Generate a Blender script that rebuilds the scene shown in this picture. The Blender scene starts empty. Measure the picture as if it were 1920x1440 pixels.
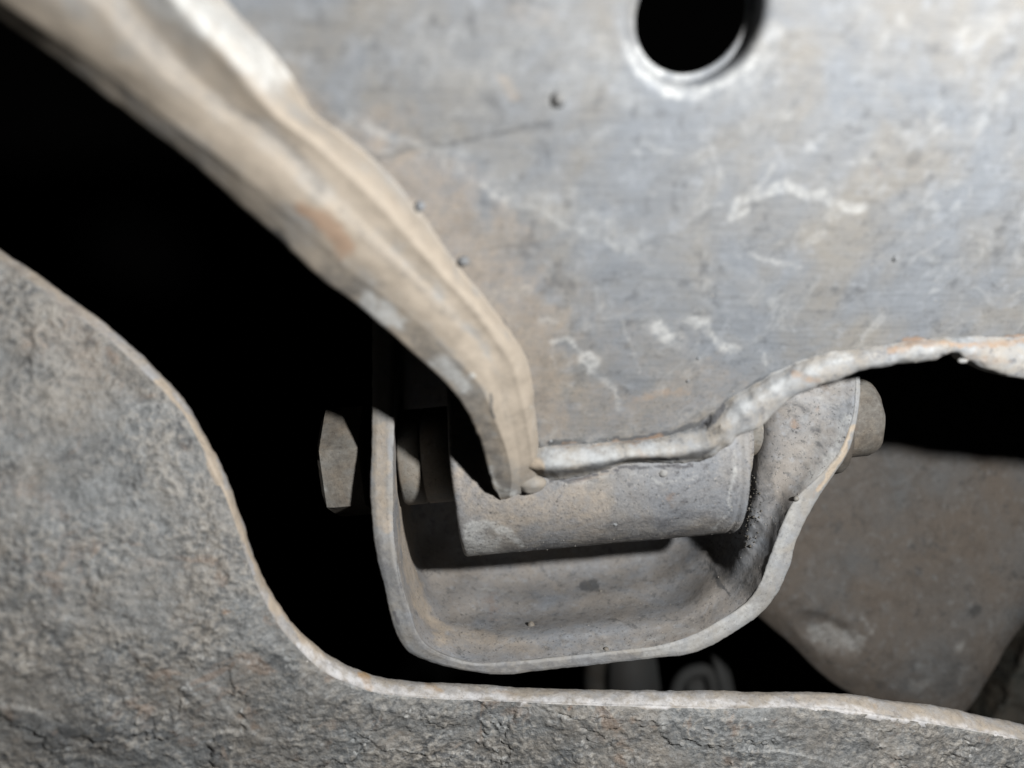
import bpy, math, random
import numpy as np
from mathutils import Vector
random.seed(4); rng = np.random.default_rng(7)
C = bpy.context.scene.collection
MM = 0.001

# ---------------------------------------------------------------- camera, lamp, world
FPX = 1500.0                                     # focal length in photo pixels (1920 wide)
cd = bpy.data.cameras.new('camera'); cam = bpy.data.objects.new('camera', cd); C.objects.link(cam)
cam.location = (0, 0, 0); cam.rotation_euler = (math.radians(90), 0, 0)
cd.sensor_width = 36; cd.lens = FPX/1920*36; cd.clip_start = 0.005; cd.clip_end = 50
cd.dof.use_dof = True; cd.dof.focus_distance = 0.161; cd.dof.aperture_fstop = 28.1/3.3
bpy.context.scene.camera = cam
w = bpy.data.worlds.new('World'); bpy.context.scene.world = w; w.use_nodes = True
w.node_tree.nodes['Background'].inputs[0].default_value = (0.5, 0.6, 0.7, 1)
w.node_tree.nodes['Background'].inputs[1].default_value = 0.0006
ld = bpy.data.lights.new('flash', 'POINT'); flash = bpy.data.objects.new('flash', ld); C.objects.link(flash)
flash.location = (90*MM, -22*MM, 31*MM); ld.energy = 4.55; ld.shadow_soft_size = 5*MM; ld.color = (1, .99, .97)
vs = bpy.context.scene.view_settings
vs.view_transform = 'Standard'; vs.look = 'None'; vs.exposure = 0; vs.gamma = 1

# ---------------------------------------------------------------- helpers
def P(px, py, d):
    """point in mm: photo pixel seen at distance d (mm) in front of the lens"""
    return np.stack([(px-960)/FPX*d, d+0*px, -(py-720)/FPX*d], -1)
def proj(v):
    return 960+v[:, 0]/v[:, 1]*FPX, 720-v[:, 2]/v[:, 1]*FPX

def _h(ix, iy, iz, s):
    n = (ix*73856093) ^ (iy*19349663) ^ (iz*83492791) ^ (s*2654435761 & 0x7fffffff)
    n = (n ^ (n >> 13))*1274126177 & 0x7fffffff
    n = (n ^ (n >> 16)) & 0xffff
    return n/65535.0
def vnoise(p, s):
    i = np.floor(p).astype(np.int64); f = p-i; f = f*f*(3-2*f); r = 0
    for a in (0, 1):
        for b in (0, 1):
            for c in (0, 1):
                wgt = (f[:, 0] if a else 1-f[:, 0])*(f[:, 1] if b else 1-f[:, 1])*(f[:, 2] if c else 1-f[:, 2])
                r = r+wgt*_h(i[:, 0]+a, i[:, 1]+b, i[:, 2]+c, s)
    return r*2-1
def fbm(p, size, oct=4, s=1, gain=.5):
    r = 0; a = 1.0; q = p/size+17.3*s
    for k in range(oct):
        r = r+a*vnoise(q, s+k); q = q*2.03+5.1; a *= gain
    return r

def catmull(A, u):
    """A: (n, ...) controls, u params in [0, n-1]"""
    n = len(A); i = np.clip(np.floor(u).astype(int), 0, n-2); t = (u-i)
    t = t.reshape((-1,)+(1,)*(A.ndim-1))
    p0 = A[np.clip(i-1, 0, n-1)]; p1 = A[i]; p2 = A[i+1]; p3 = A[np.clip(i+2, 0, n-1)]
    return .5*((2*p1)+(-p0+p2)*t+(2*p0-5*p1+4*p2-p3)*t*t+(-p0+3*p1-3*p2+p3)*t**3)

def lineres(L, n_per_mm):
    """L: (lines, stations, 3).  resample stations evenly"""
    A = np.swapaxes(L, 0, 1)
    seg = np.linalg.norm(np.diff(A, axis=0), axis=-1).mean(axis=1)
    cnt = np.maximum(1, np.round(seg*n_per_mm).astype(int))
    u = np.concatenate([k+np.arange(c)/c for k, c in enumerate(cnt)]+[[len(cnt)]])
    return np.swapaxes(catmull(A, u), 0, 1)

def loft(L, n_per_mm=3.0, across=None, smooth=False):
    L = lineres(np.array(L, float), n_per_mm)
    nl = len(L); rows = []
    if across is None: across = [6]*(nl-1)
    us = np.concatenate([k+np.arange(across[k])/across[k] for k in range(nl-1)]+[[nl-1]])
    if smooth: G = catmull(L, us)
    else:
        i = np.clip(np.floor(us).astype(int), 0, nl-2); t = (us-i)[:, None, None]
        G = L[i]*(1-t)+L[i+1]*t
    nr, nc = G.shape[:2]
    idx = np.arange(nr*nc).reshape(nr, nc)
    F = np.stack([idx[:-1, :-1], idx[:-1, 1:], idx[1:, 1:], idx[1:, :-1]], -1).reshape(-1, 4)
    return G.reshape(-1, 3), F

def vnormals(V, F):
    N = np.zeros_like(V)
    a = V[F[:, 2]]-V[F[:, 0]]; b = V[F[:, 3 % F.shape[1]]]-V[F[:, 1]]
    n = np.cross(a, b)
    for k in range(F.shape[1]):
        for c in range(3): N[:, c] += np.bincount(F[:, k], n[:, c], len(V))
    l = np.linalg.norm(N, axis=1, keepdims=True); l[l == 0] = 1
    return N/l

def face_cam(V, F):
    """flip winding so faces look at the camera on average"""
    a = V[F[:, 2]]-V[F[:, 0]]; b = V[F[:, -1]]-V[F[:, 1]]
    n = np.cross(a, b); c = V[F[:, 0]]
    return F[:, ::-1] if (np.einsum('ij,ij->i', n, c)).sum() > 0 else F

def stains(V, spec):
    """spec: (channel, polyline, radius px, strength[, ragged]) -> rgba per vertex: chalk, dust, dark, rust"""
    R = np.zeros((len(V), 4)); px, py = proj(V)
    px = px+7*fbm(V, 3.5, 3, 37)+2*fbm(V, .9, 2, 39); py = py+7*fbm(V, 3.5, 3, 43)+2*fbm(V, .9, 2, 47)
    wob = 1+.55*fbm(V, 3.0, 4, 31)
    for s in spec:
        ch, pl, r, st = s[:4]; best = np.full(len(V), 1e9)
        if len(pl) == 1: pl = [pl[0], pl[0]]
        for (x0, y0), (x1, y1) in zip(pl[:-1], pl[1:]):
            dx, dy = x1-x0, y1-y0; l = dx*dx+dy*dy+1e-9
            t = np.clip(((px-x0)*dx+(py-y0)*dy)/l, 0, 1)
            best = np.minimum(best, np.hypot(px-x0-t*dx, py-y0-t*dy))
        f = np.clip(1.25-best/(r*1.15*wob), 0, 1); f = f*f*(3-2*f)
        k = 'chalk dust dark rust'.split().index(ch)
        R[:, k] = np.maximum(R[:, k], f*st)
    return R

def link(name, V, F, mat, parent=None, spec=None, label=None, kind=None, flat=False, extra=None, solid=0):
    me = bpy.data.meshes.new(name)
    Vm = np.asarray(V)*MM
    if isinstance(F, np.ndarray): F = F.tolist()
    me.from_pydata(Vm.tolist(), [], F)
    if not flat: me.polygons.foreach_set('use_smooth', [True]*len(me.polygons))
    R = stains(np.asarray(V, float), spec) if spec else np.zeros((len(V), 4))
    if extra is not None: R = np.clip(R+extra, 0, 1)
    at = me.color_attributes.new('stain', 'FLOAT_COLOR', 'POINT')
    at.data.foreach_set('color', R.astype(np.float32).ravel())
    me.materials.append(mat); me.update()
    o = bpy.data.objects.new(name, me); C.objects.link(o)
    if parent:
        o.parent = parent
        loc = Vector(parent.location); p = parent.parent
        o.matrix_parent_inverse.identity()
        tot = Vector((0, 0, 0)); q = parent
        while q: tot += Vector(q.location)+q.matrix_parent_inverse.translation; q = q.parent
        o.matrix_parent_inverse.translation = -tot
    if label: o['label'] = label
    if kind: o['kind'] = kind
    if solid:
        m = o.modifiers.new('thickness', 'SOLIDIFY'); m.thickness = solid*MM; m.offset = -1
    return o

def thing(name, label, cat, at):
    o = bpy.data.objects.new(name, None); C.objects.link(o); o.empty_display_size = .01
    o.location = Vector([float(c) for c in at])*MM; o['label'] = label; o['category'] = cat
    return o

def rough_up(V, F, amps, s=1):
    N = vnormals(V, F); D = 0
    for a, size in amps: D = D+a*fbm(V, size, 3, s); s += 7
    return V+N*np.asarray(D)[:, None]

def grains(name, V, F, n, lo, hi, mat, parent, keep=None, s=3):
    """little grit crumbs stuck to a surface, joined"""
    r = np.random.default_rng(s); N = vnormals(V, F)
    ids = np.arange(len(V)) if keep is None else np.nonzero(keep)[0]
    pick = r.choice(ids, n)
    base = np.array([(1, 0, 0), (-1, 0, 0), (0, 1, 0), (0, -1, 0), (0, 0, 1), (0, 0, -1)], float)
    tri = [(0, 2, 4), (2, 1, 4), (1, 3, 4), (3, 0, 4), (2, 0, 5), (1, 2, 5), (3, 1, 5), (0, 3, 5)]
    VV = []; FF = []
    for k, i in enumerate(pick):
        sz = lo+(hi-lo)*r.random()**3
        pt = base*sz*r.uniform(.6, 1.2, (6, 1))+r.normal(0, .1, (6, 3))*sz
        VV.append(pt+V[i]+N[i]*sz*.3); FF += [tuple(6*k+t for t in f) for f in tri]
    return link(name, np.concatenate(VV), FF, mat, parent, kind='stuff')

def blob(name, c, r, mat, parent, sq=(1, 1, 1), s=1, flat=False, extra=None, seg=16):
    th = np.linspace(0, math.pi, seg//2+1); ph = np.arange(seg)/seg*2*math.pi
    T, Q = np.meshgrid(th, ph, indexing='ij')
    V = np.stack([np.sin(T)*np.cos(Q), np.sin(T)*np.sin(Q), np.cos(T)], -1).reshape(-1, 3)
    V = V*(1+.16*fbm(V, .8, 2, s))[:, None]*r*np.array(sq)+np.array(c)
    F = [(i*seg+j, i*seg+(j+1) % seg, (i+1)*seg+(j+1) % seg, (i+1)*seg+j) for i in range(seg//2) for j in range(seg)]
    return link(name, V, F, mat, parent)

# ---------------------------------------------------------------- material
def grime(name, cool, warm, dark, rough=.72, chalk=(.62, .63, .62), dustc=(.52, .44, .35), rustc=(.33, .22, .15),
          cloud=14, mott=2.2, mottk=.45, speck=.45, bump=.12, bumps=(.5, 1.6), streak=0, streak_rot=-.25,
          auto_chalk=0, seed=0, metallic=0, warmbias=.5, pits=0, flake=0, spec=.3, patchy=0, peel=0, peels=1.1):
    K = .51
    cool, warm, dark, chalk, dustc, rustc = [tuple(K*x for x in c) for c in (cool, warm, dark, chalk, dustc, rustc)]
    m = bpy.data.materials.new(name); m.use_nodes = True
    nt = m.node_tree; N = nt.nodes; L = nt.links; N.clear()
    def nd(t, **k):
        n = N.new(t)
        for a, b in k.items(): setattr(n, a, b)
        return n
    def put(s, v):
        if hasattr(v, 'is_output'): L.new(v, s)
        else: s.default_value = v
    def mth(op, a, b=None, c=None, clamp=False):
        n = nd('ShaderNodeMath', operation=op, use_clamp=clamp)
        put(n.inputs[0], a)
        if b is not None: put(n.inputs[1], b)
        if c is not None: put(n.inputs[2], c)
        return n.outputs[0]
    def mix(f, a, b, bt='MIX'):
        n = nd('ShaderNodeMix', data_type='RGBA', blend_type=bt)
        put(n.inputs[0], f)
        for k, v in ((6, a), (7, b)):
            if isinstance(v, tuple): v = (*v, 1) if len(v) == 3 else v
            put(n.inputs[k], v)
        return n.outputs[2]
    def sm(v, lo, hi):
        n = nd('ShaderNodeMapRange', interpolation_type='SMOOTHSTEP')
        put(n.inputs[0], v); n.inputs[1].default_value = lo; n.inputs[2].default_value = hi
        return n.outputs[0]
    tc = nd('ShaderNodeNewGeometry')
    mp = nd('ShaderNodeMapping'); L.new(tc.outputs['Position'], mp.inputs[0])
    mp.inputs['Scale'].default_value = (1000, 1000, 1000); mp.inputs['Location'].default_value = (seed*13.7, seed*5.1, seed*7.7)
    co = mp.outputs[0]
    def noise(size, det=5, rgh=.55, off=0, vec=None, dist=0):
        n = nd('ShaderNodeTexNoise'); n.noise_dimensions = '4D'
        L.new(vec or co, n.inputs['Vector']); n.inputs['Scale'].default_value = 1/size; n.inputs['W'].default_value = off+seed
        n.inputs['Detail'].default_value = det; n.inputs['Roughness'].default_value = rgh; n.inputs['Distortion'].default_value = dist
        return n.outputs[0]
    at = nd('ShaderNodeAttribute', attribute_name='stain'); sp = nd('ShaderNodeSeparateColor'); L.new(at.outputs['Color'], sp.inputs[0])
    chalk_litA, dust_litA, darkA, rustA = sp.outputs[0], sp.outputs[1], sp.outputs[2], at.outputs['Alpha']
    big = noise(cloud, 6, .6, 1.1, dist=.6); med = noise(mott, 6, .65, 4.4, dist=.4); fine = noise(.55, 4, .75, 9.0); rag = noise(1.3, 6, .7, 15)
    c = mix(sm(big, .5-.18+(.5-warmbias)*.3, .5+.18+(.5-warmbias)*.3), cool, warm)
    c = mix(mth('MULTIPLY', sm(med, .47, .33), mottk, clamp=True), c, dark)
    c = mix(mth('MULTIPLY', sm(noise(mott*.8, 5, .6, 22), .52, .7), mottk*.6), c, tuple(min(1, x*1.45+.03) for x in cool))
    if patchy:
        pt = noise(5.5, 7, .62, 51, dist=1.2)
        c = mix(mth('MULTIPLY', sm(pt, .53, .57), patchy), c, tuple(x*.62 for x in warm))
    if streak:
        m2 = nd('ShaderNodeMapping'); L.new(tc.outputs['Position'], m2.inputs[0])
        m2.inputs['Rotation'].default_value = (0, streak_rot, 0)
        m2.inputs['Scale'].default_value = (1000/9, 1000/2, 1000/.55)
        stn = noise(1, 4, .6, 33, vec=m2.outputs[0], dist=.3)
        c = mix(mth('MULTIPLY', sm(stn, .52, .36), streak), c, dark)
        c = mix(mth('MULTIPLY', sm(stn, .56, .68), streak*.6), c, tuple(min(1, x*1.4) for x in cool))
    # laid-on dust, chalk, dark grime and painted shade, rust (marks of their own shape, ragged by noise)
    def mask(a, k=.55):
        return sm(mth('ADD', a, mth('MULTIPLY', mth('SUBTRACT', rag, .5), mth('MULTIPLY', mth('MULTIPLY', a, mth('SUBTRACT', 1.15, a)), k*7))), .12, .85)
    c = mix(mask(dust_litA, .35), c, mix(sm(med, .35, .62), tuple(x*.84 for x in dustc), dustc))
    c = mix(mth('MULTIPLY', mask(darkA), .85), c, dark)
    c = mix(mth('MULTIPLY', mask(rustA), .8), c, rustc)
    ch = mth('MULTIPLY', sm(mth('MULTIPLY', chalk_litA, mth('MULTIPLY_ADD', rag, 2.6, -.45, clamp=False)), .02, 1.1), .72)
    if auto_chalk:
        ch = ch; ch = mth('MAXIMUM', ch, mth('MULTIPLY', sm(noise(9, 9, .68, 79, dist=1.8), .52, .74), auto_chalk*1.3))
        ch = mth('MAXIMUM', ch, mth('MULTIPLY', sm(noise(3.2, 8, .7, 77, dist=1.5), .6, .72), auto_chalk))
    c = mix(ch, c, mix(sm(rag, .3, .6), tuple(x*.8 for x in chalk), chalk))
    # fine specks: light and dark grains
    c = mix(mth('MULTIPLY', sm(fine, .44, .34), speck), c, tuple(x*.6 for x in dark))
    c = mix(mth('MULTIPLY', sm(noise(.5, 4, .75, 41), .58, .7), speck*.8), c, tuple(min(1, x*1.8) for x in warm))
    if peel:
        pn_ = noise(peels, 2.5, .5, 93); pn2 = noise(peels*2.6, 4, .55, 95)
        zn = sm(noise(13, 5, .6, 97, dist=.8), .36, .6); zc = mth('MULTIPLY_ADD', zn, .8, .2)
        c = mix(mth('MULTIPLY', mth('MULTIPLY', sm(pn_, .52, .62), .5), zc), c, dustc); c = mix(mth('MULTIPLY', mth('MULTIPLY', sm(pn_, .48, .38), .55), zc), c, dark)
        c = mix(mth('MULTIPLY', sm(noise(10, 7, .65, 99, dist=1.5), .55, .68), .45), c, tuple(x*.85 for x in rustc))
        c = mix(mth('MULTIPLY', sm(pn2, .46, .34), .4), c, dark)
    h = mth('ADD', mth('MULTIPLY', noise(bumps[0], 4, .65, 61), .5), noise(bumps[1], 5, .6, 63))
    if peel: h = mth('ADD', h, mth('ADD', mth('MULTIPLY', mth('MULTIPLY', pn_, peel), zc), mth('MULTIPLY', pn2, peel*1.6)))
    if flake:
        v = nd('ShaderNodeTexVoronoi', feature='SMOOTH_F1'); L.new(co, v.inputs['Vector'])
        v.inputs['Scale'].default_value = 1/1.25; v.inputs['Smoothness'].default_value = .4
        h = mth('ADD', h, mth('MULTIPLY', v.outputs['Distance'], flake))
    if pits:
        pn = sm(noise(1.0, 3, .6, 88), .38, .28); h = mth('SUBTRACT', h, mth('MULTIPLY', pn, pits))
        c = mix(mth('MULTIPLY', pn, .5), c, dark)
    bp = nd('ShaderNodeBump'); bp.inputs['Strength'].default_value = 1; bp.inputs['Distance'].default_value = bump*MM*2
    L.new(h, bp.inputs['Height'])
    b = nd('ShaderNodeBsdfPrincipled'); L.new(c, b.inputs['Base Color']); L.new(bp.outputs[0], b.inputs['Normal'])
    put(b.inputs['Roughness'], mth('ADD', rough-.08, mth('MULTIPLY', med, .2))); b.inputs['Metallic'].default_value = metallic
    b.inputs['Specular IOR Level'].default_value = spec
    o = nd('ShaderNodeOutputMaterial'); L.new(b.outputs[0], o.inputs[0])
    return m

M_arm = grime('dusty_painted_steel', (.205, .222, .246), (.238, .225, .205), (.085, .09, .097), cloud=15, mott=3.4, mottk=.55,
              speck=.45, bump=.05, streak=.22, streak_rot=.3, auto_chalk=.28, warmbias=.38, dustc=(.40, .335, .27))
M_rim = grime('tan_dust_on_steel', (.28, .285, .285), (.35, .305, .25), (.13, .125, .12), cloud=10, mott=3, mottk=.3, speck=.15,
              bump=.04, warmbias=.75, seed=2, dustc=(.40, .345, .28))
M_weld = grime('chalky_weld', (.31, .325, .34), (.37, .34, .30), (.13, .135, .15), cloud=5, mott=1.8, mottk=.7, speck=.4, bump=.09,
               seed=3, auto_chalk=.15, chalk=(.50, .52, .53), rustc=(.36, .25, .17), rough=.85, spec=.15)
M_sleeve = grime('dusty_sleeve_steel', (.25, .265, .29), (.33, .305, .275), (.1, .1, .11), cloud=13, mott=2.0, mottk=.55, speck=.9,
                 bump=.1, bumps=(.3, .7), seed=4, pits=.2, streak=.08, warmbias=.55)
M_brk = grime('grey_bracket_steel', (.275, .295, .325), (.335, .305, .275), (.105, .107, .112), cloud=15, mott=2.4, mottk=.6, speck=.85,
              bump=.06, pits=.25, seed=5, streak=0, warmbias=.55, patchy=.12)
M_edge = grime('bracket_cut_edge', (.31, .325, .345), (.34, .32, .29), (.15, .15, .16), cloud=8, mott=1.6, mottk=.4, speck=.4, bump=.05, seed=6)
M_cross = grime('flaking_crossmember', (.22, .232, .238), (.25, .228, .20), (.075, .08, .085), cloud=13, mott=1.25, mottk=.8, speck=.7,
                bump=.09, bumps=(.3, .75), seed=7, flake=0, peel=3.2, peels=1.15, pits=.25, warmbias=.5, streak=0, dustc=(.41, .385, .345), rough=.6, spec=.5)
M_crim = grime('pale_lit_rim', (.40, .405, .42), (.40, .355, .30), (.22, .2, .19), cloud=5, mott=1.3, mottk=.6, speck=.5, bump=.08, seed=8, chalk=(.78, .78, .8),
               rustc=(.42, .27, .13), warmbias=.55)  # paler than the face, with the light the rim catches painted in
M_panel = grime('brown_undersealed_panel', (.112, .116, .118), (.128, .106, .087), (.042, .042, .042), cloud=26, mott=3, mottk=.6, speck=.8,
                bump=.10, bumps=(.5, 1.3), seed=9, patchy=.35, warmbias=.6)
M_bolt = grime('brown_bolt_steel', (.22, .215, .2), (.25, .21, .165), (.08, .07, .06), cloud=7, mott=1.4, mottk=.4, speck=.45, bump=.06, seed=10)
M_rub = grime('dull_rubber', (.2, .2, .2), (.22, .205, .185), (.05, .05, .05), cloud=6, mott=1.5, mottk=.4, speck=.3, bump=.05, seed=11)
M_mud = grime('dried_black_mud', (.13, .125, .115), (.17, .15, .12), (.05, .048, .045), cloud=3, mott=.8, mottk=.6, speck=.6, bump=.3, seed=12)
M_grit = grime('pale_grit', (.4, .39, .37), (.45, .4, .34), (.2, .2, .2), cloud=1, mott=.5, mottk=.2, speck=.1, bump=.02, seed=13)
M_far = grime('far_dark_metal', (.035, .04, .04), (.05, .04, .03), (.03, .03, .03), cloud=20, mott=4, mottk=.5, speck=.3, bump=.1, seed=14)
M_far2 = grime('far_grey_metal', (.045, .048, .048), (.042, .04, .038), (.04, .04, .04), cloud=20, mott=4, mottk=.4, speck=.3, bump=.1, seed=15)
M_wood = grime('dark_fibrous_undershield', (.035, .038, .032), (.055, .043, .03), (.01, .01, .008), cloud=8, mott=2, mottk=.7, speck=.5,
               bump=.25, seed=16, streak=.6, streak_rot=1.4)
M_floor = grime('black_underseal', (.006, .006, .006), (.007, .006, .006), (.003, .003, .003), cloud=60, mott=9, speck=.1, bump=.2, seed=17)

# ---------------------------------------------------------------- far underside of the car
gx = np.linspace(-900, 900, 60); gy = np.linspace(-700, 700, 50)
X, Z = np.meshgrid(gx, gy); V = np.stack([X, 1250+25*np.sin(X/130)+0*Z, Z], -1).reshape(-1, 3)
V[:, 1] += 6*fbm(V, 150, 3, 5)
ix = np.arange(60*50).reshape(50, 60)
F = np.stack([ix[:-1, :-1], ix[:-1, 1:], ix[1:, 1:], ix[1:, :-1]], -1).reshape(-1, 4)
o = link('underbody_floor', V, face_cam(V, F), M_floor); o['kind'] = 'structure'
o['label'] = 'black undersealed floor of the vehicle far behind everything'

# ---------------------------------------------------------------- control arm
# plate plane: 1/d linear in photo pixels
IB = 1/142.; SX = -6.0e-7; SY = -(1/99.-1/142.)/830
def pd(px, py): return 1/(IB+SX*(px-1200)+SY*(py-830))
arm = thing('control_arm', 'large dusty grey stamped suspension arm with a round hole and tan rolled rim', 'suspension arm', P(np.array(1100.), np.array(830.), 142))

# left boundary (crease) and bottom boundary of the plate
RIM = [ # L0, L1, L2, L3, L4, height mm
 [(-230,-150),(-195,-165),(-60,-190),(-10,-190),(230,-230),9.5],
 [(-110,-55),(-80,-68),(70,-95),(120,-100),(330,-110),9.5],
 [(0,32),(30,18),(188,12),(240,8),(425,5),9.5],
 [(146,140),(178,120),(292,124),(335,115),(529,124),9],
 [(260,228),(294,206),(400,208),(440,193),(583,214),8.5],
 [(365,308),(402,288),(500,278),(540,270),(636,256),8],
 [(450,383),(492,358),(572,352),(612,342),(697,304),7.5],
 [(520,444),(562,418),(640,408),(672,405),(755,365),7],
 [(607,523),(642,490),(715,472),(750,462),(815,445),6.5],
 [(673,574),(707,545),(775,528),(803,520),(866,512),6],
 [(750,640),(787,605),(836,589),(864,586),(913,565),5.5],
 [(808,694),(848,666),(884,645),(905,650),(957,628),5],
 [(858,745),(900,722),(920,700),(938,706),(987,676),4.8],
 [(893,805),(930,790),(950,765),(962,765),(999,748),4.5],
 [(911,865),(951,848),(966,825),(974,825),(1009,812),4.2],
 [(923,912),(960,900),(974,885),(983,885),(1016,872),3.5],
 [(938,938),(955,936),(970,928),(980,922),(1008,912),1.5]]
LIP = [ # M0, M1
 [(1275,812),(1288,872)],[(1310,796),(1325,860)],[(1340,768),(1360,838)],[(1372,743),(1392,815)],[(1402,727),(1423,796)],[(1440,706),(1452,772)],
 [(1490,683),(1490,744)],[(1540,666),(1535,727)],[(1600,654),(1608,698)],[(1680,642),(1680,682)],[(1735,636),(1745,676)],[(1764,634),(1768,667)],
 [(1792,633),(1793,665)],[(1812,632),(1810,678)],[(1850,630),(1850,695)],[(1900,628),(1900,707)],[(1960,627),(1960,716)],[(2080,632),(2080,745)],[(2400,650),(2400,790)],[(2850,680),(2850,830)]]
crease = [r[4] for r in RIM[:15]]
bottom = [(1018, 838), (1080, 831), (1140, 828), (1200, 825), (1260, 812)]+[l[0] for l in LIP]
poly = np.array([(x-14, y+2) for x, y in crease]+[(x, y+9) for x, y in bottom]+[(2860, 690), (2860, -240), (230, -240)], float)
def inside(px, py, poly):
    r = np.zeros(px.shape, bool); n = len(poly)
    for i in range(n):
        x0, y0 = poly[i]; x1, y1 = poly[(i+1) % n]
        c = ((y0 > py) != (y1 > py))
        with np.errstate(divide='ignore', invalid='ignore'):
            xi = (x1-x0)*(py-y0)/(y1-y0+1e-12)+x0
        r ^= c & (px < xi)
    return r
S = 5
HX0, HX1, HY0, HY1 = 1105, 1505, -135, 265
xs = np.arange(200, 2165, S, dtype=float); xs = np.concatenate([xs, np.arange(2165, 2900, S)]); ys = np.arange(-240, 900, S, dtype=float)
GX, GY = np.meshgrid(xs, ys); idx = np.arange(GX.size).reshape(GX.shape)
q = np.stack([idx[:-1, :-1], idx[:-1, 1:], idx[1:, 1:], idx[1:, :-1]], -1).reshape(-1, 4)
cx = GX.ravel()[q].mean(1); cy = GY.ravel()[q].mean(1)
keep = inside(cx, cy, poly) & ~((cx > HX0) & (cx < HX1) & (cy > HY0) & (cy < HY1))
q = q[keep]; PX = GX.ravel().copy(); PY = GY.ravel().copy()
Vp = P(PX, PY, pd(PX, PY))
# hole: circle in the plate plane with rolled lip and tube wall
hc = P(np.array(1306.), np.array(36.), pd(1306., 36.))
e1 = P(np.array(1316.), np.array(48.), pd(1316., 48.))-hc; e1 /= np.linalg.norm(e1)
e2 = P(np.array(1306.), np.array(58.), pd(1306., 58.))-hc; e2 -= e1*(e2@e1); e2 /= np.linalg.norm(e2)
nb = np.cross(e1, e2); nb = nb if nb[1] > 0 else -nb          # points to the back of the plate
sq = [(x, HY0) for x in np.arange(HX0, HX1, S)]+[(HX1, y) for y in np.arange(HY0, HY1, S)]+[(x, HY1) for x in np.arange(HX1, HX0, -S)]+[(HX0, y) for y in np.arange(HY1, HY0, -S)]
sq = np.array(sq, float); SQ3 = P(sq[:, 0], sq[:, 1], pd(sq[:, 0], sq[:, 1]))
rel = SQ3-hc; ang = np.arctan2(rel@e2, rel@e1)
def ring(r, back): return hc+r*(np.cos(ang)[:, None]*e1+np.sin(ang)[:, None]*e2)+nb*back+e1*(.1*max(0, back-.3)*np.sign(e1[0]))
R0 = 9.0
rings = [SQ3]+[SQ3*(1-t)+ring(R0+1.0, 0)*t for t in np.linspace(0, 1, 22)[1:]]
rings += [ring(R0+.75, .04), ring(R0+.5, .14), ring(R0+.25, .3), ring(R0, .55), ring(R0-.25, .95), ring(R0-.42, 1.5), ring(R0-.55, 2.2), ring(R0-.6, 3.2), ring(R0-.65, 4.4), ring(R0-.65, 5.4), ring(R0-.55, 5.8), ring(R0-.2, 5.8), ring(R0+.2, 5.4)]
nring = len(SQ3); VR = np.concatenate(rings); base = len(Vp)
fr = []
for k in range(len(rings)-1):
    for j in range(nring):
        fr.append((base+k*nring+j, base+k*nring+(j+1) % nring, base+(k+1)*nring+(j+1) % nring, base+(k+1)*nring+j))
V = np.concatenate([Vp, VR]); F = np.concatenate([q, np.array(fr)])
# weld the ring's outer square onto the grid
for j, (x, y) in enumerate(sq):
    F[F == base+j] = idx[int(round((y+240)/S)), int(round((x-200)/S))]
used = np.unique(F); remap = -np.ones(len(V), int); remap[used] = np.arange(len(used)); V = V[used]; F = remap[F]
F1 = face_cam(V, F)
px, py = proj(V)
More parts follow.
